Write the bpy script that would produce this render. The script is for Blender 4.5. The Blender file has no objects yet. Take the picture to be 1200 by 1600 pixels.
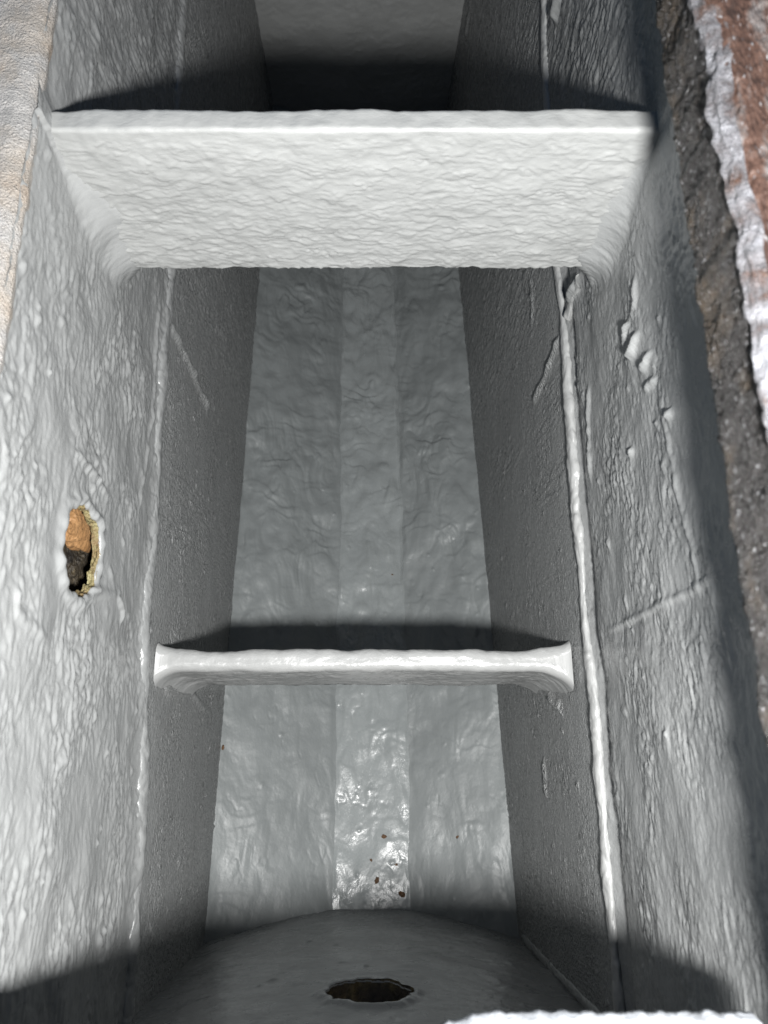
import bpy, math
import numpy as np

# ------------------------------------------------------------------ scene, camera
scene = bpy.context.scene
COL = scene.collection
FPX, PITCH, CAMZ = 1164.0, math.radians(72.0), 0.28      # focal length in 1200x1600 picture units
SP, CP = math.sin(PITCH), math.cos(PITCH)

cam_d = bpy.data.cameras.new('camera')
cam_d.sensor_fit = 'VERTICAL'
cam_d.sensor_height = 24.0
cam_d.lens = 24.0 * FPX / 1600.0
cam_d.clip_start = 0.01
cam_d.clip_end = 200.0
cam_d.dof.use_dof = True
cam_d.dof.focus_distance = 0.56
cam_d.dof.aperture_fstop = 9.0
cam = bpy.data.objects.new('camera', cam_d)
cam.location = (0, 0, CAMZ)
cam.rotation_euler = (math.pi / 2 - PITCH, 0, 0)
COL.objects.link(cam)
scene.camera = cam


def ray(u, v):
    a = (800.0 - v) / FPX
    return np.array([(u - 600.0) / FPX, CP + a * SP, -SP + a * CP])


def at_z(u, v, z):
    d = ray(u, v)
    t = (z - CAMZ) / d[2]
    return d * t + np.array([0, 0, CAMZ])


# ------------------------------------------------------------------ noise
def _hash(ix, iy, seed):
    h = (ix.astype(np.int64) * 374761393 + iy.astype(np.int64) * 668265263 + seed * 974634277) & 0xFFFFFFFF
    h = ((h ^ (h >> 13)) * 1274126177) & 0xFFFFFFFF
    h = (h ^ (h >> 16)) & 0xFFFFFFFF
    h = (h * 2246822519) & 0xFFFFFFFF
    return (h ^ (h >> 15)) & 0xFFFFFFFF


def perlin(x, y, seed=0):
    x = np.asarray(x, float); y = np.asarray(y, float)
    ix = np.floor(x); iy = np.floor(y)
    fx = x - ix; fy = y - iy
    ux = fx * fx * fx * (fx * (fx * 6 - 15) + 10)
    uy = fy * fy * fy * (fy * (fy * 6 - 15) + 10)

    def g(dx, dy):
        a = _hash(ix + dx, iy + dy, seed) * (2 * math.pi / 4294967296.0)
        return np.cos(a) * (fx - dx) + np.sin(a) * (fy - dy)
    n0 = g(0, 0) * (1 - ux) + g(1, 0) * ux
    n1 = g(0, 1) * (1 - ux) + g(1, 1) * ux
    return (n0 * (1 - uy) + n1 * uy) * 1.5


def fbm(x, y, seed=0, octs=4, gain=0.5):
    s = 0; a = 1
    for i in range(octs):
        s = s + a * perlin(x * 2 ** i, y * 2 ** i, seed + i * 17)
        a *= gain
    return s


def wrinkle(s, t, ls, lt, seed=0, warp=0.7):
    """pillowy skin with sharp creases: cells ls long by lt wide (metres)"""
    x = s / ls; y = t / lt
    wx = fbm(x * 0.37, y * 0.37, seed + 101, 2); wy = fbm(x * 0.37, y * 0.37, seed + 203, 2)
    x = x + warp * wx; y = y + warp * wy
    a = np.abs(perlin(x, y, seed)) ** 0.75
    b = np.abs(perlin(x * 1.9 + 7.3, y * 2.1 + 1.7, seed + 5)) ** 0.8
    return a + 0.45 * b - 0.45


def lapped(s, t, ls, lt, seed=0):
    """overlapping sagging ripples: a warped saw profile along t"""
    x = s / ls; y = t / lt
    p = y + 1.5 * fbm(x * 0.8, y * 0.35, seed, 3)
    f = p - np.floor(p)
    saw = np.where(f < 0.8, f / 0.8, (1 - f) / 0.2)
    m = np.clip(0.55 + 1.1 * fbm(x * 0.9, y * 0.6, seed + 31, 2), 0, 1.2)
    return saw * m - 0.3


def smooth(e0, e1, x):
    k = np.clip((x - e0) / (e1 - e0), 0, 1)
    return k * k * (3 - 2 * k)


def ridge(a, b, pts, width, height, seed=0, taper=True):
    """ridge with rounded section along a polyline in surface coordinates"""
    pts = np.asarray(pts, float)
    best = np.full(a.shape, 1e9); arc = np.zeros(a.shape)
    L = np.r_[0, np.cumsum(np.hypot(*np.diff(pts, axis=0).T))]
    for i in range(len(pts) - 1):
        d = pts[i + 1] - pts[i]; l2 = d @ d
        k = np.clip(((a - pts[i, 0]) * d[0] + (b - pts[i, 1]) * d[1]) / l2, 0, 1)
        r = np.hypot(a - pts[i, 0] - k * d[0], b - pts[i, 1] - k * d[1])
        m = r < best
        best[m] = r[m]; arc[m] = (L[i] + k * math.sqrt(l2))[m]
    w = width * (1 + 0.35 * perlin(arc / 0.011, arc * 0 + seed, seed) + 0.25 * perlin(a / 0.004, b / 0.004, seed + 3))
    hh = height * (1 + 0.4 * perlin(arc / 0.014, arc * 0 + 0.5, seed + 9))
    if taper:
        e = min(0.012, L[-1] * 0.3)
        hh = hh * smooth(0, e, arc + e * .2) * smooth(0, e, L[-1] - arc + e * .2)
    return hh * np.exp(-(best / w) ** 2)


def blobs(a, b, n, rng, r0, r1, h0, h1, box):
    out = np.zeros(a.shape)
    for i in range(n):
        ca = rng.uniform(box[0], box[1]); cb = rng.uniform(box[2], box[3])
        r = rng.uniform(r0, r1); h = rng.uniform(h0, h1)
        sx = rng.uniform(.7, 1.8); th = rng.uniform(0, 3.14)
        m = (np.abs(a - ca) < 4 * r) & (np.abs(b - cb) < 4 * r)
        if not m.any():
            continue
        da = a[m] - ca; db = b[m] - cb
        p = da * math.cos(th) + db * math.sin(th); q = -da * math.sin(th) + db * math.cos(th)
        out[m] += h * np.exp(-((p / (r * sx)) ** 2 + (q / r) ** 2) ** 1.4)
    return out


# ------------------------------------------------------------------ mesh building
def grid_normals(P):
    du = np.gradient(P, axis=0); dv = np.gradient(P, axis=1)
    n = np.cross(du, dv)
    return n / (np.linalg.norm(n, axis=2, keepdims=True) + 1e-12)


def build(name, P, uv, mat, parent=None, keep=None, toward=None, close=False, grain=None):
    """grid P[n,m,3] as one mesh; uv[n,m,2] in metres; keep = face mask"""
    n, m = P.shape[:2]
    idx = np.arange(n * m).reshape(n, m)
    if close:
        idx = np.concatenate([idx, idx[:, :1]], axis=1)
    q = np.stack([idx[:-1, :-1], idx[1:, :-1], idx[1:, 1:], idx[:-1, 1:]], axis=-1)
    if toward is not None:
        nn = grid_normals(P)[n // 2, m // 2]
        if nn @ (np.asarray(toward) - P[n // 2, m // 2]) < 0:
            q = q[..., ::-1]
    if keep is not None:
        q = q[keep]
    q = q.reshape(-1, 4)
    me = bpy.data.meshes.new(name)
    me.vertices.add(n * m)
    me.vertices.foreach_set('co', P.reshape(-1).astype(np.float32))
    me.loops.add(q.size)
    me.loops.foreach_set('vertex_index', q.reshape(-1).astype(np.int32))
    me.polygons.add(len(q))
    me.polygons.foreach_set('loop_start', (np.arange(len(q)) * 4).astype(np.int32))
    me.polygons.foreach_set('use_smooth', np.ones(len(q), bool))
    lay = me.uv_layers.new(name='metres')
    lay.data.foreach_set('uv', uv.reshape(-1, 2)[q.reshape(-1)].reshape(-1).astype(np.float32))
    me.update(); me.validate()
    if grain is not None:
        at = me.attributes.new('grain', 'FLOAT', 'POINT')
        at.data.foreach_set('value', np.broadcast_to(grain, P.shape[:2]).reshape(-1).astype(np.float32))
    me.materials.append(mat)
    o = bpy.data.objects.new(name, me)
    COL.objects.link(o)
    if parent is not None:
        o.parent = parent
    return o


def axis(stops):
    """1-D samples: stops = [(start, end, step), ...]"""
    out = []
    for a, b, st in stops:
        k = max(2, int(round(abs(b - a) / st)))
        out.append(np.linspace(a, b, k, endpoint=False))
    out.append([stops[-1][1]])
    return np.concatenate(out)


# ------------------------------------------------------------------ materials
def new_mat(name):
    m = bpy.data.materials.new(name); m.use_nodes = True
    nt = m.node_tree; nt.nodes.clear()
    out = nt.nodes.new('ShaderNodeOutputMaterial')
    b = nt.nodes.new('ShaderNodeBsdfPrincipled')
    nt.links.new(b.outputs[0], out.inputs[0])
    return m, nt, b


def ramp(nt, fac, stops):
    r = nt.nodes.new('ShaderNodeValToRGB')
    el = r.color_ramp.elements
    while len(el) < len(stops):
        el.new(0.5)
    for e, (p, c) in zip(el, stops):
        e.position = p; e.color = (*c, 1) if len(c) == 3 else c
    nt.links.new(fac, r.inputs[0])
    return r.outputs[0]


def noise(nt, vec, scale, detail=4, rough=0.55, dist=0.0):
    n = nt.nodes.new('ShaderNodeTexNoise')
    n.inputs['Scale'].default_value = scale
    n.inputs['Detail'].default_value = detail
    n.inputs['Roughness'].default_value = rough
    n.inputs['Distortion'].default_value = dist
    nt.links.new(vec, n.inputs['Vector'])
    return n.outputs['Fac']


def mapped(nt, src, sc):
    mp = nt.nodes.new('ShaderNodeMapping')
    mp.inputs['Scale'].default_value = sc
    nt.links.new(src, mp.inputs['Vector'])
    return mp.outputs[0]


def bump(nt, h, dist, strength=1.0, prev=None):
    b = nt.nodes.new('ShaderNodeBump')
    b.inputs['Distance'].default_value = dist
    b.inputs['Strength'].default_value = strength
    nt.links.new(h, b.inputs['Height'])
    if prev is not None:
        nt.links.new(prev, b.inputs['Normal'])
    return b.outputs[0]


def coating(name, col, rough, stretch, fine, fine_d, coarse=90, coarse_d=0.0006, grain=False):
    """thick grey paint skin; UV is in metres with U along the grain"""
    m, nt, b = new_mat(name)
    tc = nt.nodes.new('ShaderNodeTexCoord')
    uv = mapped(nt, tc.outputs['UV'], stretch)
    ob = tc.outputs['Object']
    v = noise(nt, ob, 14, 5, 0.6)
    c = ramp(nt, v, [(0.3, tuple(x * 0.93 for x in col)), (0.7, tuple(min(1, x * 1.05) for x in col))])
    nt.links.new(c, b.inputs['Base Color'])
    r = ramp(nt, noise(nt, ob, 45, 4), [(0.3, (rough - .07,) * 3), (0.7, (rough + .09,) * 3)])
    nt.links.new(r, b.inputs['Roughness'])
    n1 = bump(nt, noise(nt, uv, coarse, 5, 0.6, 0.4), coarse_d)
    n2 = bump(nt, noise(nt, uv, fine, 3, 0.6), fine_d, 1.0, n1)
    if grain:                      # sandy spray texture where the paint skin is thin
        at = nt.nodes.new('ShaderNodeAttribute'); at.attribute_name = 'grain'
        n2.node.inputs['Distance'].default_value = fine_d
        nt.links.new(at.outputs['Fac'], n2.node.inputs['Strength'])
    nt.links.new(n2, b.inputs['Normal'])
    b.inputs['Specular IOR Level'].default_value = 0.5
    return m


GREY = (0.222, 0.2275, 0.2275)
M_wall = coating('grey wall coating', GREY, 0.27, (0.75, 1, 1), 480, 0.0065, 150, 0.0005, True)
M_bar = coating('grey plate coating', (0.248, 0.253, 0.250), 0.38, (0.5, 1, 1), 500, 0.00022, 120, 0.0005)
M_floor = coating('matt grey bottom coating', (0.192, 0.206, 0.207), 0.46, (0.7, 1, 1), 420, 0.00025, 90, 0.0004)
M_channel = coating('glossy grey channel coating', (0.240, 0.257, 0.258), 0.28, (0.7, 1, 1), 420, 0.00022, 80, 0.0004)
M_bead = coating('thick pale seam coating', (0.285, 0.289, 0.287), 0.33, (0.8, 1, 1), 380, 0.0003, 120, 0.0006)


def gritty(name, stops, scale, rough, grit_scale, grit_d, metal=0.0, speck=None, stretch=None):
    m, nt, b = new_mat(name)
    tc = nt.nodes.new('ShaderNodeTexCoord')
    ob = tc.outputs['Object']
    if stretch:
        ob = mapped(nt, ob, stretch)
    c = ramp(nt, noise(nt, ob, scale, 7, 0.68, 0.3), stops)
    if speck:                      # pale specks: overspray on the rust, glints painted into the grit's colour
        k = ramp(nt, noise(nt, ob, 520, 3, 0.6), [(speck, (0, 0, 0)), (speck + 0.05, (1, 1, 1))])
        mx = nt.nodes.new('ShaderNodeMix'); mx.data_type = 'RGBA'
        nt.links.new(k, mx.inputs['Factor']); nt.links.new(c, mx.inputs['A']); mx.inputs['B'].default_value = (0.24, 0.24, 0.25, 1)
        c = mx.outputs['Result']
    nt.links.new(c, b.inputs['Base Color'])
    b.inputs['Roughness'].default_value = rough
    b.inputs['Metallic'].default_value = metal
    n1 = bump(nt, noise(nt, ob, grit_scale, 5, 0.7), grit_d)
    vo = nt.nodes.new('ShaderNodeTexVoronoi'); vo.inputs['Scale'].default_value = grit_scale * 1.6
    nt.links.new(ob, vo.inputs['Vector'])
    n2 = bump(nt, vo.outputs['Distance'], grit_d * 0.5, 1.0, n1)
    nt.links.new(n2, b.inputs['Normal'])
    return m


M_grit = gritty('black rusty grit', [(0.30, (0.012, 0.011, 0.011)), (0.49, (0.024, 0.022, 0.021)), (0.62, (0.055, 0.041, 0.028)),
                                    (0.75, (0.08, 0.075, 0.07))], 26, 0.28, 900, 0.0012, speck=0.62)
M_rust = gritty('flaking rust', [(0.28, (0.018, 0.012, 0.010)), (0.42, (0.04, 0.021, 0.015)), (0.52, (0.066, 0.036, 0.026)),
                                 (0.60, (0.10, 0.085, 0.08)), (0.75, (0.15, 0.145, 0.145))], 80, 0.55, 400, 0.0015, speck=0.63, stretch=(1.3, 0.4, 1))
M_strip = gritty('sprayed edge paint', [(0.34, (0.07, 0.035, 0.022)), (0.46, (0.10, 0.095, 0.10)), (0.66, (0.23, 0.235, 0.255))], 70, 0.4, 900, 0.0012)
M_pale = gritty('pale overspray on rust', [(0.26, (0.27, 0.21, 0.16)), (0.40, (0.29, 0.262, 0.232)), (0.54, (0.295, 0.288, 0.28))], 22, 0.33, 700, 0.0011)
M_lining = gritty('ochre rust crust', [(0.32, (0.04, 0.026, 0.012)), (0.45, (0.13, 0.085, 0.035)), (0.56, (0.19, 0.16, 0.075)), (0.72, (0.27, 0.25, 0.14))], 55, 0.6, 260, 0.002)
M_tan = gritty('tan rust scale', [(0.3, (0.17, 0.085, 0.03)), (0.6, (0.27, 0.15, 0.065))], 40, 0.6, 260, 0.001)
M_dim = gritty('dark rust crust', [(0.35, (0.008, 0.006, 0.004)), (0.52, (0.03, 0.022, 0.012)), (0.68, (0.13, 0.10, 0.04))], 60, 0.6, 260, 0.002)
M_flake = gritty('brown rust flake', [(0.3, (0.03, 0.016, 0.009)), (0.6, (0.15, 0.075, 0.03))], 300, 0.7, 900, 0.0006)
M_soil = gritty('dark soil', [(0.3, (0.012, 0.01, 0.007)), (0.5, (0.035, 0.028, 0.02)), (0.7, (0.08, 0.06, 0.035))], 20, 0.85, 60, 0.01)
M_lip = coating('thick white lip paint', (0.33, 0.345, 0.37), 0.4, (1, 1, 1), 420, 0.0004)

# ------------------------------------------------------------------ the tank
tank = bpy.data.objects.new('steel_tank', None)
tank.location = (0, 0, 0)
tank.empty_display_size = 0.1
COL.objects.link(tank)
tank['label'] = 'deep narrow steel box coated in thick wrinkled grey paint with rusty rims'
tank['category'] = 'tank'

Y0, Y1 = -0.170, 1.06          # near and far end
LIP_Z = 0.05                   # underside of the overhanging rim on the right


def floor_z(y):                # where the side walls meet the bottom
    return CAMZ - (0.824 + 0.184 * np.asarray(y))


def left_x(y, z):
    top = -0.1635 - 0.021 * y
    mid = -0.1645 - 0.028 * y
    bot = -0.1690 - 0.0198 * y
    zf = floor_z(y); zm = -0.22
    k1 = np.clip(z / zm, 0, 1); k2 = np.clip((z - zm) / (zf - zm), 0, 1.2)
    return np.where(z > zm, top + (mid - top) * k1, mid + (bot - mid) * k2)


def right_x(y, z):
    top = 0.1385 + 0 * y
    mid = 0.1400 - 0.001 * y
    bot = 0.1250 - 0.0172 * y
    zf = floor_z(y); zm = -0.22
    k1 = np.clip(z / zm, 0, 1); k2 = np.clip((z - zm) / (zf - zm), 0, 1.2)
    return np.where(z > zm, top + (mid - top) * k1, mid + (bot - mid) * k2)


def hit(u, v, fn):
    """picture point -> (y, z) on a side wall"""
    d = ray(u, v); t = 0.4
    for _ in range(60):
        p = d * t; x = float(fn(p[1], p[2] + CAMZ))
        t = 0.5 * t + 0.5 * x / d[0]
    return np.array([d[1] * t, d[2] * t + CAMZ])


def hits(pts, fn):
    return np.array([hit(u, v, fn) for u, v in pts])


# bead lines (pixel readings -> wall coordinates)
BEAD_L = hits([(292, -60), (280, 60), (272, 250), (265, 430), (252, 560), (245, 700), (238, 850), (224, 960), (222, 1060), (222, 1200), (214, 1330), (208, 1450), (200, 1540), (190, 1660)], left_x)
BEAD_R = hits([(852, -60), (852, 60), (862, 300), (873, 430), (884, 540), (893, 680), (905, 850), (915, 980), (928, 1080), (940, 1240), (952, 1400), (962, 1500), (972, 1610)], right_x)

rng = np.random.default_rng(4)


def cut_hole(A, B, keep_shape, cy, cz, R, seed):
    """move grid points (A,B) out of an irregular round hole; returns face mask and outline radius"""
    th = np.arctan2(B - cz, A - cy); r = np.hypot(A - cy, B - cz)
    Rt = hole_radius(th, R, seed)
    inner = r < 0.86 * Rt
    snap = (r >= 0.86 * Rt) & (r < Rt)
    k = np.where(snap, Rt / np.maximum(r, 1e-9), 1.0)
    A2 = cy + (A - cy) * k; B2 = cz + (B - cz) * k
    bad = inner[:-1, :-1] | inner[1:, :-1] | inner[1:, 1:] | inner[:-1, 1:]
    rim = np.exp(-((r - Rt * 1.12) / (R * 0.16)) ** 2)
    return A2, B2, ~bad, rim


def hole_radius(th, R, seed):
    return R * (1 + 0.10 * perlin(np.cos(th) * 1.3 + 5, np.sin(th) * 1.3 + 5, seed) + 0.09 * perlin(np.cos(th) * 4 + 9, np.sin(th) * 4 + 9, seed + 1))


def hole_lining(name, centre, ea, eb, en, R, seed, depth, mat, parent, start=-0.0012):
    """inner surface of the hole through the steel and the crust behind it"""
    n, m = 12, 96
    k = np.linspace(0, 1, n)[:, None]; th = np.linspace(0, 2 * np.pi, m, endpoint=False)[None, :]
    r = hole_radius(th, R, seed) * (1.01 - 0.05 * k) + 0.0026 * k * fbm(np.cos(th) * 4 + k * 3, np.sin(th) * 4 + k * 2, seed + 40, 3)
    P = np.asarray(centre)[None, None] + (r * np.cos(th))[..., None] * ea + (r * np.sin(th))[..., None] * eb + (start + k * (depth - start) + 0 * th)[..., None] * en
    uv = np.stack([th * R + 0 * k, k * depth + 0 * th], -1)
    return build(name, P, uv, mat, parent, close=True)


# ---- side walls
HL = hit(126, 860, left_x); RL = 0.0255


def side_wall(which):
    fn = left_x if which == 'left' else right_x
    sgn = 1.0 if which == 'left' else -1.0        # direction into the tank
    ztop = -0.002 if which == 'left' else LIP_Z
    ys = axis([(Y0 - 0.02, 0.32, 0.00125), (0.32, 0.7, 0.0017), (0.7, Y1 + 0.01, 0.0024)])
    k = axis([(0, 0.42, 0.0019), (0.42, 1.0, 0.0028)])
    Y, K = np.meshgrid(ys, k, indexing='ij')
    Z = ztop + (floor_z(Y) - 0.02 - ztop) * K
    keep = None; rim = 0
    if which == 'left':
        Y, Z, keep, rim = cut_hole(Y, Z, None, HL[0], HL[1], RL, 11)
    X = fn(Y, Z)
    sd = 100 if which == 'left' else 300
    zone = smooth(0.34, 0.42, Y)                   # beyond the upper plate the paint runs downward
    zb = np.interp(Y, *( (BEAD_L if which == 'left' else BEAD_R)[::-1].T))
    below = smooth(0.0, -0.02, Z - zb)
    q = 1.0 if which == 'left' else 0.78
    h1 = wrinkle(Y, Z, 0.0150 * q, 0.0060 * q, sd)
    h2 = wrinkle(Y, Z, 0.0072 * q, 0.0040 * q, sd + 11, 0.6)
    h3 = wrinkle(Y, Z, 0.0048, 0.021, sd + 23, 0.8)
    amp = 0.28 + 0.8 * np.clip(fbm(Y / 0.07, Z / 0.05, sd + 60, 3) + 0.45, 0, 1.2)
    sc = 0.86 if which == 'left' else 0.74      # the hole side carries the heavier paint
    h = sc * (1 - zone) * amp * ((1 - 0.5 * below) * 0.0017 * h1 + (1 - 0.15 * below) * 0.00095 * h2) + zone * (0.0018 * h3 + 0.0005 * h2)
    run = wrinkle(Y, Z, 0.0042, 0.030, sd + 33, 0.9) * np.clip(fbm(Y / 0.05, Z / 0.2, sd + 34, 2) + 0.1, 0, 1)
    h += 0.0016 * below * run * (1 - zone)
    h += 0.0022 * sc * sc * (1 - 0.75 * below) * fbm(Y / 0.06, Z / 0.045, sd + 70, 3)
    if which == 'left':
        h += ridge(Y, Z, BEAD_L, 0.0085, 0.0030, 44)
    # paint run below the ends of the wide plate
    rf = (0.002 + 0.017 * smooth(-0.020, -0.085, Z)) * (1 + 0.25 * fbm(Z / 0.03, Y / 0.03, sd + 90, 2)) * smooth(-0.150, -0.118, Z)
    dq = np.clip((rf - (0.2975 - Y)) / np.maximum(rf, 1e-6), 0, 1)
    h += rf * (1 - np.sqrt(np.clip(1 - dq * dq, 0, 1))) * smooth(0.325, 0.3, Y)
    if which == 'left':
        h += 0.0030 * rim * (1 + 0.5 * perlin(Y / 0.009, Z / 0.009, 7))
        for pts, w, hh in [
            ([(262, 500), (290, 560), (325, 640)], 0.0035, 0.0035),
            ([(248, 470), (238, 640), (215, 800)], 0.0022, 0.0015),
            ([(110, 700), (150, 745), (165, 775)], 0.0022, 0.0014),
            ([(180, 930), (188, 955), (186, 975)], 0.0016, 0.0022),
            ([(0, 760), (30, 690), (60, 640)], 0.0030, 0.0010),
            ([(20, 950), (40, 975), (70, 1000)], 0.0035, 0.0014),
            ([(255, 1075), (300, 1066), (350, 1072)], 0.003, 0.003),
            ([(258, 1085), (300, 1085), (320, 1110)], 0.003, 0.0022),
            ([(130, 900), (150, 925), (180, 930)], 0.003, 0.0018)]:
            h += ridge(Y, Z, hits(pts, fn), w, hh, int(pts[0][0]))
        h += blobs(Y, Z, 170, rng, 0.0012, 0.0032, 0.0004, 0.0016, (Y0, 0.34, -0.5, 0.0))
    else:
        # the plate above the seam rolls outward just over it
        h += -0.0045 * np.exp(-((Z - zb - 0.016) / 0.010) ** 2) * (1 - zone)
        for pts, w, hh in [
            ([(876, 525), (860, 570), (833, 632)], 0.0032, 0.0030),
            ([(908, 436), (893, 470), (884, 500)], 0.0045, 0.0055),
            ([(830, 430), (833, 480), (831, 515)], 0.0022, 0.0020),
            ([(985, 500), (978, 530), (975, 548)], 0.0026, 0.0038),
            ([(1000, 515), (993, 548), (985, 560)], 0.0026, 0.0038),
            ([(1018, 545), (1012, 565), (1003, 580)], 0.0022, 0.0032),
            ([(1025, 590), (1015, 600), (1008, 612)], 0.0022, 0.0030),
            ([(993, 425), (995, 470), (988, 500)], 0.0018, 0.0016),
            ([(1030, 610), (1045, 680), (1062, 780), (1080, 850), (1095, 930)], 0.0020, 0.0011),
            ([(1048, 640), (1050, 655)], 0.003, 0.003),
            ([(950, 985), (1000, 962), (1040, 940), (1082, 922), (1140, 885)], 0.0017, 0.0011),
            ([(988, 700), (984, 714)], 0.002, 0.002),
            ([(920, 600), (922, 700), (925, 760)], 0.0022, 0.0022),
            ([(858, 1090), (875, 1100), (880, 1120)], 0.003, 0.0026),
            ([(838, 1075), (862, 1085), (872, 1110)], 0.003, 0.0026),
            ([(850, 1180), (853, 1215), (855, 1250)], 0.0016, 0.0022),
            ([(728, 60), (735, 20), (738, -20)], 0.004, 0.003),
            ([(868, 40), (875, 0), (880, -40)], 0.006, 0.006)]:
            h += ridge(Y, Z, hits(pts, fn), w, hh, int(pts[0][0]))
        h += blobs(Y, Z, 120, rng, 0.0010, 0.0028, 0.0004, 0.0014, (Y0, 0.34, -0.5, -0.03))
    X = X + sgn * h
    P = np.stack([X, Y, Z], -1)
    o = build('side_wall', P, np.stack([Y, Z], -1), M_wall, tank, keep, toward=(-0.015, Y.mean(), -0.2), grain=(0.05 if which == 'left' else 0.11) + 0.8 * smooth(0.015, -0.06, Z - zb + 0.012 * fbm(Y / 0.05, Z / 0.05, sd + 95, 3)) * (1 - 0.4 * zone))
    o['label'] = ('pale flash-lit side wall with a round rusty hole' if which == 'left' else 'darker grey side wall with a bold pale weld seam')
    return o


wall_l = side_wall('left')
wall_r = side_wall('right')

# outer skins of the walls (the left one also shows behind the hole)


def box_mesh(name, lo, hi, mat, parent):
    lo = np.array(lo, float); hi = np.array(hi, float)
    v = [(x, y, z) for x in (lo[0], hi[0]) for y in (lo[1], hi[1]) for z in (lo[2], hi[2])]
    f = [(0, 1, 3, 2), (4, 6, 7, 5), (0, 4, 5, 1), (2, 3, 7, 6), (0, 2, 6, 4), (1, 5, 7, 3)]
    me = bpy.data.meshes.new(name); me.from_pydata(v, [], f); me.update(); me.materials.append(mat)
    o = bpy.data.objects.new(name, me); COL.objects.link(o); o.parent = parent
    return o


def plate_with_hole(name, corners, hole, mat, parent):
    """outer steel sheet; corners = origin, along, up (3-D); hole = (a, b, R) in sheet metres"""
    o0, ea, eb, la, lb = corners
    a = np.linspace(0, la, int(la / 0.008)); b = np.linspace(0, lb, int(lb / 0.008))
    A, B = np.meshgrid(a, b, indexing='ij')
    keep = None
    if hole:
        th = np.arctan2(B - hole[1], A - hole[0]); r = np.hypot(A - hole[0], B - hole[1])
        inn = r < hole[2]
        keep = ~(inn[:-1, :-1] | inn[1:, :-1] | inn[1:, 1:] | inn[:-1, 1:])
    P = np.asarray(o0)[None, None] + A[..., None] * ea + B[..., None] * eb
    return build(name, P, np.stack([A, B], -1), mat, parent, keep)


EX, EY, EZ = np.eye(3)
GROUND_Z = -0.80
plate_with_hole('outer_skin', ((-0.235, Y0 - 0.05, GROUND_Z), EY, EZ, Y1 - Y0 + 0.1, -GROUND_Z - 0.012), (HL[0] - Y0 + 0.05, HL[1] - GROUND_Z, 0.04), M_soil, tank)  # coloured dark to put shade into the space behind the hole
plate_with_hole('outer_skin', ((0.205, Y0 - 0.05, GROUND_Z), EY, EZ, Y1 - Y0 + 0.1, -GROUND_Z + 0.045), None, M_rust, tank)
plate_with_hole('outer_skin', ((-0.235, Y1 + 0.05, GROUND_Z), EX, EZ, 0.44, -GROUND_Z), None, M_rust, tank)

hx = float(left_x(HL[0], HL[1]))
hole_lining('hole_lining', (hx - 0.0005, HL[0], HL[1]), EY, EZ, -EX, RL, 11, 0.0032, M_lining, wall_l)


def lump(name, c, r, mat, parent, seed):
    n, m = 40, 60
    K, T = np.meshgrid(np.linspace(0.01, 0.99, n) * math.pi, np.linspace(0, 2 * math.pi, m, endpoint=False), indexing='ij')
    q = 1 + 0.25 * fbm(np.cos(T) * np.sin(K) * 2 + 4, np.sin(T) * np.sin(K) * 2 + np.cos(K) * 2, seed, 4)
    P = np.stack([c[0] + r[0] * q * np.sin(K) * np.cos(T), c[1] + r[1] * q * np.sin(K) * np.sin(T), c[2] + r[2] * q * np.cos(K)], -1)
    return build(name, P, np.stack([T, K], -1) * 0.02, mat, parent, close=True)


dd = ray(116, 822); pt = dd * ((hx - 0.014) / dd[0]) + np.array([0, 0, CAMZ])
lump('rust_scale', pt, (0.007, 0.013, 0.026), M_tan, wall_l, 51)
dd = ray(136, 890); pt = dd * ((hx - 0.022) / dd[0]) + np.array([0, 0, CAMZ])
lump('dark_crust', pt, (0.009, 0.034, 0.040), M_dim, wall_l, 52)


# ---- weld beads along the walls
def bead(name, line, fn, sgn, rad, seed, parent, zshift=0.0, step=0.0012, flat=0.75, mat=None):
    """rounded irregular seam swept along (y, z) points lying on the wall"""
    d = np.r_[0, np.cumsum(np.hypot(*np.diff(line, axis=0).T))]
    s = np.arange(0, d[-1], step)
    y = np.interp(s, d, line[:, 0]); z = np.interp(s, d, line[:, 1]) + zshift
    kk = np.hanning(41); kk /= kk.sum()
    pad = lambda q: np.convolve(np.pad(q, 20, mode='edge'), kk, 'valid')
    y = pad(y); z = pad(z)
    z = z + 0.0022 * fbm(s / 0.05, s * 0 + seed, seed, 3)
    r = rad * (1 + 0.38 * fbm(s / 0.06, s * 0 + 3.3, seed + 1, 4))
    x = fn(y, z)
    T = np.stack([np.gradient(x), np.gradient(y), np.gradient(z)], -1); T /= np.linalg.norm(T, axis=1, keepdims=True)
    N = np.tile(np.array([sgn, 0, 0.0]), (len(s), 1)); N -= (N * T).sum(1, keepdims=True) * T; N /= np.linalg.norm(N, axis=1, keepdims=True)
    Bv = np.cross(T, N); Bv *= np.sign(Bv[:, 2:3]) + 1e-9
    th = np.linspace(0, 2 * np.pi, 30, endpoint=False)
    S, TH = np.meshgrid(s, th, indexing='ij')
    rr = r[:, None] * (1 + 0.30 * wrinkle(S, TH * rad, 0.014, 0.007, seed + 4)) + 0.0002
    C = np.stack([x, y, z], -1)
    P = C[:, None] + (rr * np.cos(TH) * flat)[..., None] * N[:, None] + (rr * np.sin(TH) * 1.1)[..., None] * Bv[:, None]
    return build(name, P, np.stack([S, TH * rad], -1), mat or M_bead, parent, close=True, toward=None, grain=0.1)


bead('weld_bead', BEAD_L, left_x, 1, 0.0062, 21, wall_l, flat=0.62, mat=M_wall)
wb = bead('weld_bead', BEAD_R, right_x, -1, 0.0046, 22, wall_r, flat=0.7)
wb['label'] = 'bold pale weld bead standing out from the dark wall'
bead('weld_bead', hits([(910, 434), (896, 466), (885, 500)], right_x), right_x, -1, 0.0046, 23, wall_r)


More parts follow.
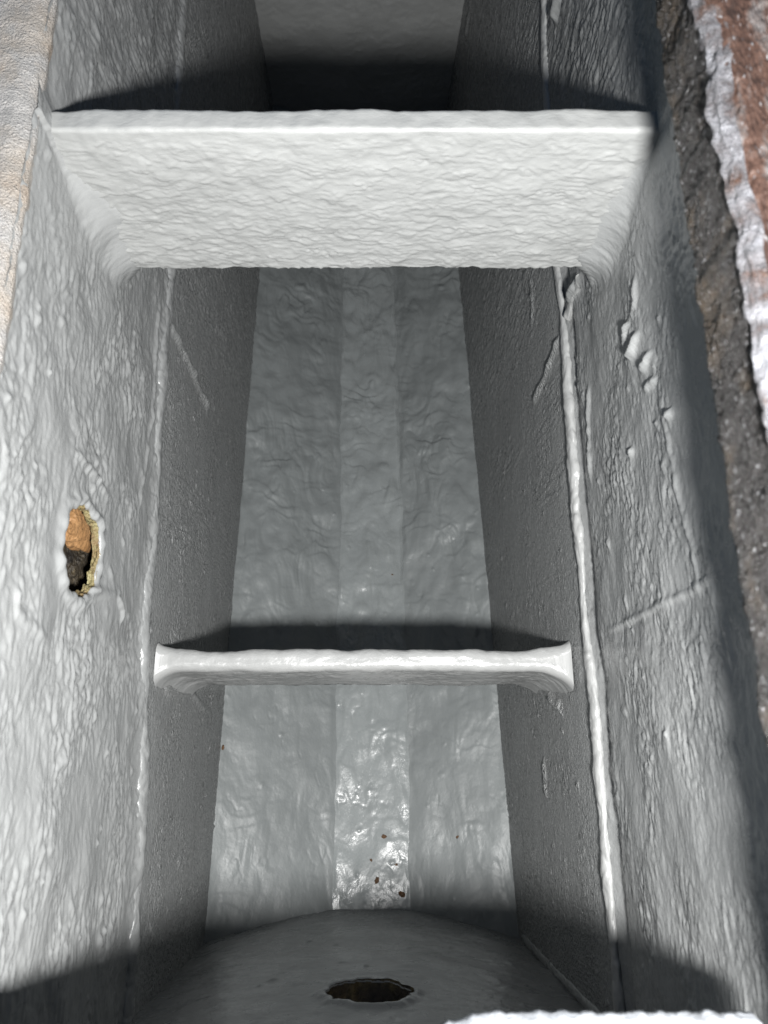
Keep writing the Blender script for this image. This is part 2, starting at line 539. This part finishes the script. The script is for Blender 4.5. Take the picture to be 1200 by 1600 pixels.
# ---- bottom: two side panels and a shallow channel between them
def line_on_floor(pts, drop):
    return np.array([(lambda q: (q[1], q[0]))(floor_hit(u, v, drop)) for u, v in pts])


def floor_hit(u, v, drop):
    d = ray(u, v); t = 0.9
    for _ in range(80):
        p = d * t; zf = float(floor_z(p[1])) - drop - CAMZ
        t = 0.5 * t + 0.5 * zf / d[2]
    return d * t + np.array([0, 0, CAMZ])


CH = 0.028
CL = line_on_floor([(520, 1440), (524, 1240), (528, 990), (533, 600), (536, 425)], CH)
CR = line_on_floor([(641, 1440), (638, 1240), (632, 990), (622, 600), (615, 425)], CH)


def interp_line(L, y):
    o = np.argsort(L[:, 0]); c = np.polyfit(L[o, 0], L[o, 1], 2) if len(L) > 2 else None
    yy = np.clip(y, L[:, 0].min() - 0.02, L[:, 0].max())
    x = np.polyval(c, yy)
    slope = 2 * c[0] * L[:, 0].max() + c[1]
    return np.where(y > L[:, 0].max(), x + slope * (y - L[:, 0].max()), x) + 0.0028 * fbm(np.asarray(y, float) / 0.055, np.asarray(y) * 0 + L[0, 1] * 50, 77, 4)


def bottom(name, xa, za, xb, zb, seed, nst, label=None):
    ys = axis([(Y0 - 0.01, 0.5, 0.0014), (0.5, Y1 + 0.01, 0.0022)])
    k = np.linspace(0, 1, nst)
    Y, K = np.meshgrid(ys, k, indexing='ij')
    XA, XB = xa(Y), xb(Y)
    X = XA + (XB - XA) * K
    Z = za(Y) + (zb(Y) - za(Y)) * K
    amp = 0.25 + np.clip(0.5 + 0.9 * fbm(X / 0.08, Y / 0.11, seed + 60, 3), 0, 1.4)
    h = 0.0013 * amp * wrinkle(Y, X, 0.040, 0.019, seed, 1.0) + 0.0007 * amp * lapped(X, Y, 0.05, 0.022, seed + 5) + 0.00014 * wrinkle(Y, X, 0.007, 0.006, seed + 8)
    h += 0.0034 * fbm(Y / 0.08, X / 0.05, seed + 3, 3)
    h *= 0.62 + 0.95 * smooth(-0.02, 0.22, Y)
    h -= 0.0007 * np.exp(-(fbm(X / 0.03, Y / 0.05, seed + 21, 3) / 0.03) ** 2) * smooth(0.15, 0.5, fbm(X / 0.06, Y / 0.06, seed + 22, 2))
    h += 0.00014 * fbm(X / 0.0048, Y / 0.0058, seed + 13, 2) * smooth(-0.1, 0.5, fbm(X / 0.045, Y / 0.06, seed + 14, 2) + 0.25)
    r = np.random.default_rng(seed)
    h += blobs(X, Y, 70, r, 0.0009, 0.0024, 0.0003, 0.0013, (X.min(), X.max(), Y0, 0.75))
    h += blobs(X, Y, 10, r, 0.004, 0.008, 0.001, 0.0025, (X.min(), X.max(), 0.1, 0.75))
    mat = M_channel if name == 'bottom_channel' else M_floor
    edge = np.minimum(smooth(0, 0.05, K), smooth(0, 0.05, 1 - K))
    Z = Z + h * (0.35 + 0.65 * edge)
    o = build(name, np.stack([X, Y, Z], -1), np.stack([Y, X], -1), mat, tank, toward=(0, 0.3, 0.3))
    if label:
        o['label'] = label
    return o


lo = lambda y: floor_z(y) - CH
bottom('bottom_panel', lambda y: left_x(y, floor_z(y) + 0.02) - 0.004, lambda y: floor_z(y) + 0.0207, lambda y: interp_line(CL, y), lo, 500, 120, 'wider bottom panel beside the pale wall, wet highlights on it')
bottom('bottom_channel', lambda y: interp_line(CL, y), lo, lambda y: interp_line(CR, y), lo, 540, 64)
bottom('bottom_panel', lambda y: interp_line(CR, y), lo, lambda y: right_x(y, floor_z(y)) + 0.004, lambda y: floor_z(y), 580, 100, 'matt bottom panel beside the dark wall')


# ---- end walls
def near_y(x, z):
    q = (x + 0.018) / 0.155
    return -0.146 - (0.017 + 0.006 * np.clip(-z / 0.55, 0, 1)) * q * q + 0.004 * np.clip((z + 0.55) / 0.55, 0, 1)


ENDH = None
d = ray(578, 1551); t = 0.45
for _ in range(60):
    t = 0.5 * t + 0.5 * float(near_y(d[0] * t, d[2] * t + CAMZ)) / d[1]
ENDH = np.array([d[0] * t, d[2] * t + CAMZ]); RE = 0.0262


def near_wall():
    xs = axis([(-0.185, 0.155, 0.0016)]); zs = axis([(-0.005, -0.60, 0.0018)])
    X, Z = np.meshgrid(xs, zs, indexing='ij')
    X, Z, keep, rim = cut_hole(X, Z, None, ENDH[0], ENDH[1], RE, 31)
    Y = near_y(X, Z)
    h = 0.0005 * wrinkle(X, Z, 0.012, 0.012, 700) + 0.0012 * fbm(X / 0.06, Z / 0.06, 710, 3) + 0.0022 * rim
    h += blobs(X, Z, 40, rng, 0.0012, 0.003, 0.0005, 0.0014, (-0.15, 0.13, -0.55, -0.1))
    P = np.stack([X, Y + h, Z], -1)
    return build('end_wall', P, np.stack([X, Z], -1), M_wall, tank, keep, toward=(0, 0.3, -0.2), grain=0.05)


end_n = near_wall()
end_n['label'] = 'bulging shaded end wall with a round hole'
hole_lining('hole_lining', (ENDH[0], float(near_y(*ENDH)) + 0.0002, ENDH[1]), EX, EZ, -EY, RE, 31, 0.05, M_dim, end_n)
plate_with_hole('outer_skin', ((-0.235, Y0 - 0.05, GROUND_Z), EX, EZ, 0.44, -GROUND_Z - 0.012), (ENDH[0] + 0.235, ENDH[1] - GROUND_Z, 0.04), M_rust, tank)

xs = axis([(-0.215, 0.14, 0.002)]); zs = axis([(-0.005, -0.80, 0.0025)])
X, Z = np.meshgrid(xs, zs, indexing='ij')
h = 0.0007 * lapped(X, Z, 0.03, 0.016, 760) + 0.0005 * wrinkle(X, Z, 0.02, 0.01, 770) + 0.0014 * fbm(X / .06, Z / .05, 780, 3)
h += ridge(X, Z, [(-0.06, -0.10), (-0.03, -0.14), (0.02, -0.15), (0.05, -0.13)], 0.003, 0.003, 5)
end_f = build('end_wall', np.stack([X, Y1 - h, Z], -1), np.stack([X, Z], -1), M_bar, tank, toward=(0, 0.3, -0.2))
end_f['label'] = 'flat dim end wall beyond the wide cross plate'

# paint fillets in the near corners and along the foot of the near wall
for sgn, fn, sd in ((-1, right_x, 62),):
    z = np.linspace(-0.50, -0.02, 30)
    yy = np.array([float(near_y(float(fn(-0.165, zz)), zz)) for zz in z]) + 0.004
    bead('corner_seam', np.stack([yy, z], -1), fn, sgn, 0.0030, sd, end_n, step=0.0016, mat=M_wall, flat=0.45)


# ---- cross members
def end_fillet(X, xl, xr, rl, rr):
    def f(dist, r):
        q = np.clip((r - dist) / np.maximum(r, 1e-6), 0, 1)
        return r * (1 - np.sqrt(np.clip(1 - q * q, 0, 1)))
    return f(X - xl, rl) + f(xr - X, rr)


def upper_plate():
    yf, yb, zt, zb = 0.2965, 0.3105, -0.0150, -0.1265
    xl, xr = -0.1755, 0.1385
    # profile: bottom back -> up the back -> top -> front -> bottom
    prof = []
    prof += [(yb, zb + (zt - 0.003 - zb) * k) for k in np.linspace(0, 1, 14)]
    prof += [(yb - 0.003 + 0.003 * math.cos(a), zt - 0.003 + 0.003 * math.sin(a)) for a in np.linspace(0.2, math.pi / 2, 6)]
    prof += [(yb - 0.003 - (yb - yf - 0.0055) * k, zt) for k in np.linspace(0.15, 1, 8)]
    prof += [(yf + 0.0025 - 0.0025 * math.sin(a), zt - 0.0025 + 0.0025 * math.cos(a)) for a in np.linspace(0.2, math.pi / 2, 7)]
    prof += [(yf, zt - 0.0025 + (zb + 0.002 - zt + 0.0025) * k) for k in np.linspace(0.012, 1, 116)]
    prof += [(yf + 0.002 - 0.002 * math.cos(a), zb + 0.002 - 0.002 * math.sin(a)) for a in np.linspace(0.25, math.pi / 2, 5)]
    prof += [(yf + 0.002 + (yb - yf - 0.002) * k, zb) for k in np.linspace(0.2, 1, 8)]
    prof = np.array(prof)
    arc = np.r_[0, np.cumsum(np.hypot(*np.diff(prof, axis=0).T))]
    xs = axis([(xl, xr, 0.0009)])
    X, A = np.meshgrid(xs, arc, indexing='ij')
    Y = np.broadcast_to(prof[:, 0], X.shape).copy(); Z = np.broadcast_to(prof[:, 1], X.shape).copy()
    P = np.stack([X, Y, Z], -1)
    N = grid_normals(P)
    if N[10, 80, 1] > 0:
        N = -N
    front = smooth(yf + 0.004, yf, Y) * smooth(zt - 0.001, zt - 0.010, Z)
    low = smooth(-0.03, -0.11, Z)
    h = front * (0.00062 * lapped(X, -Z, 0.017, 0.0046, 800) + (0.0003 + 0.0003 * low) * wrinkle(X, Z, 0.009, 0.0036, 810)
                 + 0.00035 * lapped(X, -Z, 0.040, 0.015, 815)
                 - 0.0006 * np.exp(-(fbm(X / 0.05, Z / 0.014, 818, 3) / 0.035) ** 2) * smooth(0.1, 0.45, fbm(X / 0.06, Z / 0.04, 819, 2)))
    h += 0.0010 * fbm(X / 0.05, A / 0.04, 820, 3) + 0.0004 * fbm(X / 0.010, A / 0.012, 822, 2)
    P = P + N * h[..., None]
    # ragged lower edge with short hanging nibs
    nib = np.clip(perlin(xs / 0.0035, xs * 0, 830) - 0.25, 0, 1) * 0.0045 + 0.0012 * fbm(xs / 0.02, xs * 0 + 2, 832, 3)
    P[..., 2] -= nib[:, None] * smooth(zb + 0.004, zb, Z)
    o = build('cross_plate', P, np.stack([X, A], -1), M_bar, tank, close=True)
    o['label'] = 'wide bright cross plate spanning the opening'
    return o


def lower_bar():
    yf, yb, zt, zb = 0.0575, 0.0730, -0.2715, -0.385
    xl, xr = -0.1665, 0.1365
    r = 0.0062
    prof = []
    prof += [(yb, zb + (zt - r - zb) * k) for k in np.linspace(0, 1, 26)]
    prof += [(yb - r + r * math.cos(a), zt - r + r * math.sin(a)) for a in np.linspace(0.15, math.pi / 2, 10)]
    prof += [(yb - r - (yb - yf - 2 * r) * k, zt) for k in np.linspace(0.2, 1, 6)]
    prof += [(yf + r - r * math.sin(a), zt - r + r * math.cos(a)) for a in np.linspace(0.15, math.pi / 2, 10)]
    prof += [(yf, zt - r + (zb - zt + r) * k) for k in np.linspace(0.02, 1, 60)]
    prof += [(yf + (yb - yf) * k, zb) for k in np.linspace(0.1, 1, 8)]
    prof = np.array(prof)
    arc = np.r_[0, np.cumsum(np.hypot(*np.diff(prof, axis=0).T))]
    xs = axis([(xl, xr, 0.001)])
    X, A = np.meshgrid(xs, arc, indexing='ij')
    Y = np.broadcast_to(prof[:, 0], X.shape).copy(); Z = np.broadcast_to(prof[:, 1], X.shape).copy()
    P = np.stack([X, Y, Z], -1); N = grid_normals(P)
    if N[10, 80, 1] > 0:
        N = -N
    topm = smooth(zt - 0.012, zt - 0.004, Z)
    h = (1 - topm) * 0.0010 * wrinkle(X, Z, 0.016, 0.007, 900) + 0.0013 * fbm(X / 0.045, A / 0.03, 910, 3, 0.4) + topm * 0.00025 * fbm(X / 0.008, A / 0.008, 912, 2)
    # ragged lap along the back edge
    back = np.exp(-((Y - yb) / 0.003) ** 2) * np.exp(-((Z - zt + 0.006) / 0.005) ** 2)
    h += back * 0.0022 * np.clip(0.3 + fbm(X / 0.035, X * 0, 915, 4, 0.4), 0, 1.5)
    P = P + N * h[..., None]
    fil = end_fillet(X, xl - 0.001, xr + 0.001, 0.020, 0.026)
    sgn = np.where(Y < 0.5 * (yf + yb), -1.0, 0.45)
    P[..., 1] += sgn * fil * 0.75
    P[..., 2] += topm * fil * 0.2
    o = build('cross_bar', P, np.stack([X, A], -1), M_bead, tank, close=True)
    o['label'] = 'slim rounded cross bar deep inside, flared at both ends'
    return o


upper_plate()
lower_bar()


# ---- rims
def slab(name, xf, zf, ys, ks, mat, parent, disp, label=None, toward=(0, 0, 1)):
    Y, K = np.meshgrid(ys, ks, indexing='ij')
    X = xf(Y, K); Z = zf(Y, K)
    P = np.stack([X, Y, Z], -1); N = grid_normals(P)
    if N[len(ys) // 2, len(ks) // 2] @ (np.array(toward) - P[len(ys) // 2, len(ks) // 2]) < 0:
        N = -N
    P = P + N * disp(Y, K)[..., None]
    o = build(name, P, np.stack([Y, K * 0.05], -1), mat, parent, toward=toward)
    if label:
        o['label'] = label
    return o


ys = axis([(Y0 - 0.06, 0.46, 0.0012), (0.46, Y1 + 0.06, 0.006)])


def prof_interp(pts):
    pts = np.array(pts, float)
    a = np.r_[0, np.cumsum(np.hypot(*np.diff(pts, axis=0).T))]; a /= a[-1]
    return (lambda K: np.interp(K, a, pts[:, 0])), (lambda K: np.interp(K, a, pts[:, 1]))


# pale flange on the left: inner edge rolls over the wall top
fx, fz = prof_interp([(0.0095, -0.012), (0.0115, -0.006), (0.009, -0.001), (0.003, 0.002), (-0.075, 0.004), (-0.077, -0.012)])
slab('rim_flange', lambda Y, K: left_x(Y, 0 * Y) + fx(K) - 0.010, lambda Y, K: fz(K), ys, np.linspace(0, 1, 90), M_pale, tank,
     lambda Y, K: 0.0002 * fbm(Y / 0.0035, K / 0.04, 1000, 3) + 0.0008 * fbm(Y / 0.02, K / 0.25, 1010, 3), 'pale beige oversprayed rim flange beside the bright wall')

# heavy rusty rim on the right: gritty upright face, painted edge, rusty top
RX = 0.1115
wav = lambda Y: 0.0012 * fbm(Y / 0.02, Y * 0, 1020, 4)
fx1, fz1 = prof_interp([(0.030, LIP_Z), (0.004, LIP_Z - 0.001), (0.0, LIP_Z + 0.003), (0.001, 0.083)])
grit = slab('rim_flange', lambda Y, K: RX + fx1(K) + wav(Y), lambda Y, K: fz1(K), ys, np.linspace(0, 1, 56), M_grit, tank,
            lambda Y, K: 0.0005 * fbm(Y / 0.012, K / 0.2, 1030, 4) + 0.0011 * np.abs(fbm(Y / 0.0024, K / 0.045, 1035, 2)), 'thick rim flange with black gritty face and rusty top', toward=(0, 0.1, 0.2))
fx2, fz2 = prof_interp([(0.0015, 0.0795), (-0.0012, 0.083), (0.001, 0.087), (0.0050, 0.0885)])
slab('painted_edge', lambda Y, K: RX + fx2(K) + 0.0022 * fbm(Y / 0.03, K * 0.5, 1045, 3), lambda Y, K: fz2(K), ys, np.linspace(0, 1, 36), M_strip, grit,
     lambda Y, K: 0.0009 * fbm(Y / 0.006, K / 0.2, 1050, 3), 'blue-white painted edge', toward=(0, 0.1, 0.28))
fx3, fz3 = prof_interp([(0.0032, 0.0865), (0.0060, 0.0885), (0.030, 0.089), (0.034, 0.093), (0.11, 0.093), (0.112, 0.045)])
slab('rusty_top', lambda Y, K: RX + fx3(K) + 0.0022 * fbm(Y / 0.02, K * 0.5, 1065, 4), lambda Y, K: fz3(K), ys, np.linspace(0, 1, 80), M_rust, grit,
     lambda Y, K: 0.0009 * fbm(Y / 0.03, K / 0.05, 1060, 4) + 0.0004 * fbm(Y / 0.004, K / 0.05, 1061, 2), 'orange-brown rusty top', toward=(0, 0.1, 0.4))

# near rim with lumpy white paint
xs = axis([(-0.25, RX + 0.01, 0.0011)]); ks = np.linspace(0, 1, 60)
X, K = np.meshgrid(xs, ks, indexing='ij')
fy, fz = prof_interp([(-0.004, -0.014), (0.0015, -0.006), (0.0, 0.002), (-0.006, 0.005), (-0.07, 0.006), (-0.09, -0.02)])
edge_y = -0.0868 + 0.0052 * smooth(0.012, 0.034, X) + 0.0013 * np.abs(fbm(X / 0.008, X * 0, 1100, 3)) - 0.001
P = np.stack([X, edge_y + fy(K), fz(K) + 0.0014 * fbm(X / 0.008, K / 0.12, 1110, 3)], -1)
lip = build('rim_lip', P, np.stack([X, K * 0.08], -1), M_lip, tank, toward=(0, 0, 0.4))
lip['label'] = 'lumpy white painted near lip'
# far rim closes the top
xs = axis([(-0.25, RX + 0.06, 0.004)])
X, K = np.meshgrid(xs, ks, indexing='ij')
P = np.stack([X, Y1 + 0.002 - fy(K), fz(K) + 0.001 * fbm(X / 0.01, K / 0.1, 1120, 2)], -1)
build('rim_lip', P, np.stack([X, K * 0.08], -1), M_lip, tank, toward=(0, 0.5, 0.6))


# ------------------------------------------------------------------ loose rust flakes on the bottom
def surface_z(x, y):
    y = float(y); xl = float(interp_line(CL, np.array(y))); xr = float(interp_line(CR, np.array(y)))
    zf = float(floor_z(y))
    if x < xl:
        a = float(left_x(y, zf)); return zf + 0.02 - (CH + 0.02) * (x - a) / (xl - a)
    if x > xr:
        a = float(right_x(y, zf)); return zf - CH * (a - x) / (a - xr)
    return zf - CH


bpy.context.view_layer.update()
FL = [(600, 1307, 0.0034, 'round brown rust flake in the middle of the glossy bottom channel'),
      (589, 1375, 0.0042, 'dark brown rust flake in the bottom channel, next to a larger ochre one'),
      (628, 1397, 0.0046, 'largest ochre rust flake, nearest the curved end wall'),
      (715, 1308, 0.0024, 'lone tiny rust flake on the matt bottom panel'),
      (580, 1344, 0.0020, 'tiny dark speck on the channel edge nearest the wet highlights'),
      (619, 1351, 0.0022, 'tiny dark speck on the channel edge away from the wet highlights'),
      (348, 1168, 0.0030, 'orange-brown flake at the foot of the pale wall'),
      (613, 897, 0.0016, 'single black speck in the channel beyond the slim cross bar')]
from mathutils import Vector
dg = bpy.context.evaluated_depsgraph_get()
for i, (u, v, r, lab) in enumerate(FL):
    d = ray(u, v); t = 0.8
    for _ in range(60):
        p = d * t; t = 0.5 * t + 0.5 * (surface_z(p[0], p[1]) - CAMZ) / d[2]
    p = d * t
    ok, loc, nrm, _, _, _ = scene.ray_cast(dg, Vector((p[0], p[1], p[2] + CAMZ + 0.05)), Vector((0, 0, -1)))
    z = loc.z if ok else p[2] + CAMZ
    n, m = 9, 14
    K, T = np.meshgrid(np.linspace(0.02, 0.98, n) * math.pi, np.linspace(0, 2 * math.pi, m, endpoint=False), indexing='ij')
    rr = 0.68 * r * (1 + 0.45 * perlin(np.cos(T) * 1.2 + i * 5, np.sin(T) * 1.2 + K, 1200 + i))
    P = np.stack([rr * np.sin(K) * np.cos(T) * 1.15, rr * np.sin(K) * np.sin(T) * 0.8, rr * np.cos(K) * 0.35], -1)
    o = build('rust_flake', P, np.stack([T, K], -1), M_flake, None, close=True)
    o.location = (p[0], p[1], z + 0.1 * r)
    o.rotation_euler = (0, 0, i * 1.3)
    o['label'] = lab; o['category'] = 'rust flake'; o['group'] = 'rust flakes on the tank bottom'

# ------------------------------------------------------------------ ground under the tank
n = 160
a = np.sign(np.linspace(-1, 1, n)) * np.abs(np.linspace(-1, 1, n)) ** 2.5 * 8
X, Y = np.meshgrid(a, a, indexing='ij')
g = build('ground', np.stack([X, Y + 0.3, GROUND_Z + 0.012 * fbm(X / .2, Y / .2, 1300, 3) * np.exp(-(X ** 2 + Y ** 2) / 9) - 0.012], -1), np.stack([X, Y], -1), M_soil, None, toward=(0, 0, 5))
g['kind'] = 'structure'

# ------------------------------------------------------------------ light: the phone's lamp beside the lens + daylight sky
ld = bpy.data.lights.new('flash_lamp', 'POINT')
ld.energy = 34
ld.color = (1.0, 0.992, 0.975)
ld.shadow_soft_size = 0.016
lo_ = bpy.data.objects.new('flash_lamp', ld)
lo_.location = (0.050, -0.0615, 0.275)
COL.objects.link(lo_)

w = bpy.data.worlds.new('World'); scene.world = w; w.use_nodes = True
nt = w.node_tree
bg = nt.nodes['Background']
sky = nt.nodes.new('ShaderNodeTexSky'); sky.sky_type = 'NISHITA'; sky.sun_disc = False
sky.sun_elevation = math.radians(24); sky.sun_rotation = math.radians(150)
nt.links.new(sky.outputs[0], bg.inputs[0])
bg.inputs[1].default_value = 0.06

scene.render.engine = 'CYCLES'
scene.cycles.use_denoising = True
scene.cycles.max_bounces = 8
scene.cycles.diffuse_bounces = 4
scene.cycles.caustics_reflective = False
scene.cycles.caustics_refractive = False
scene.view_settings.view_transform = 'Standard'
scene.view_settings.look = 'None'
scene.view_settings.exposure = 0.0
scene.view_settings.gamma = 1.0
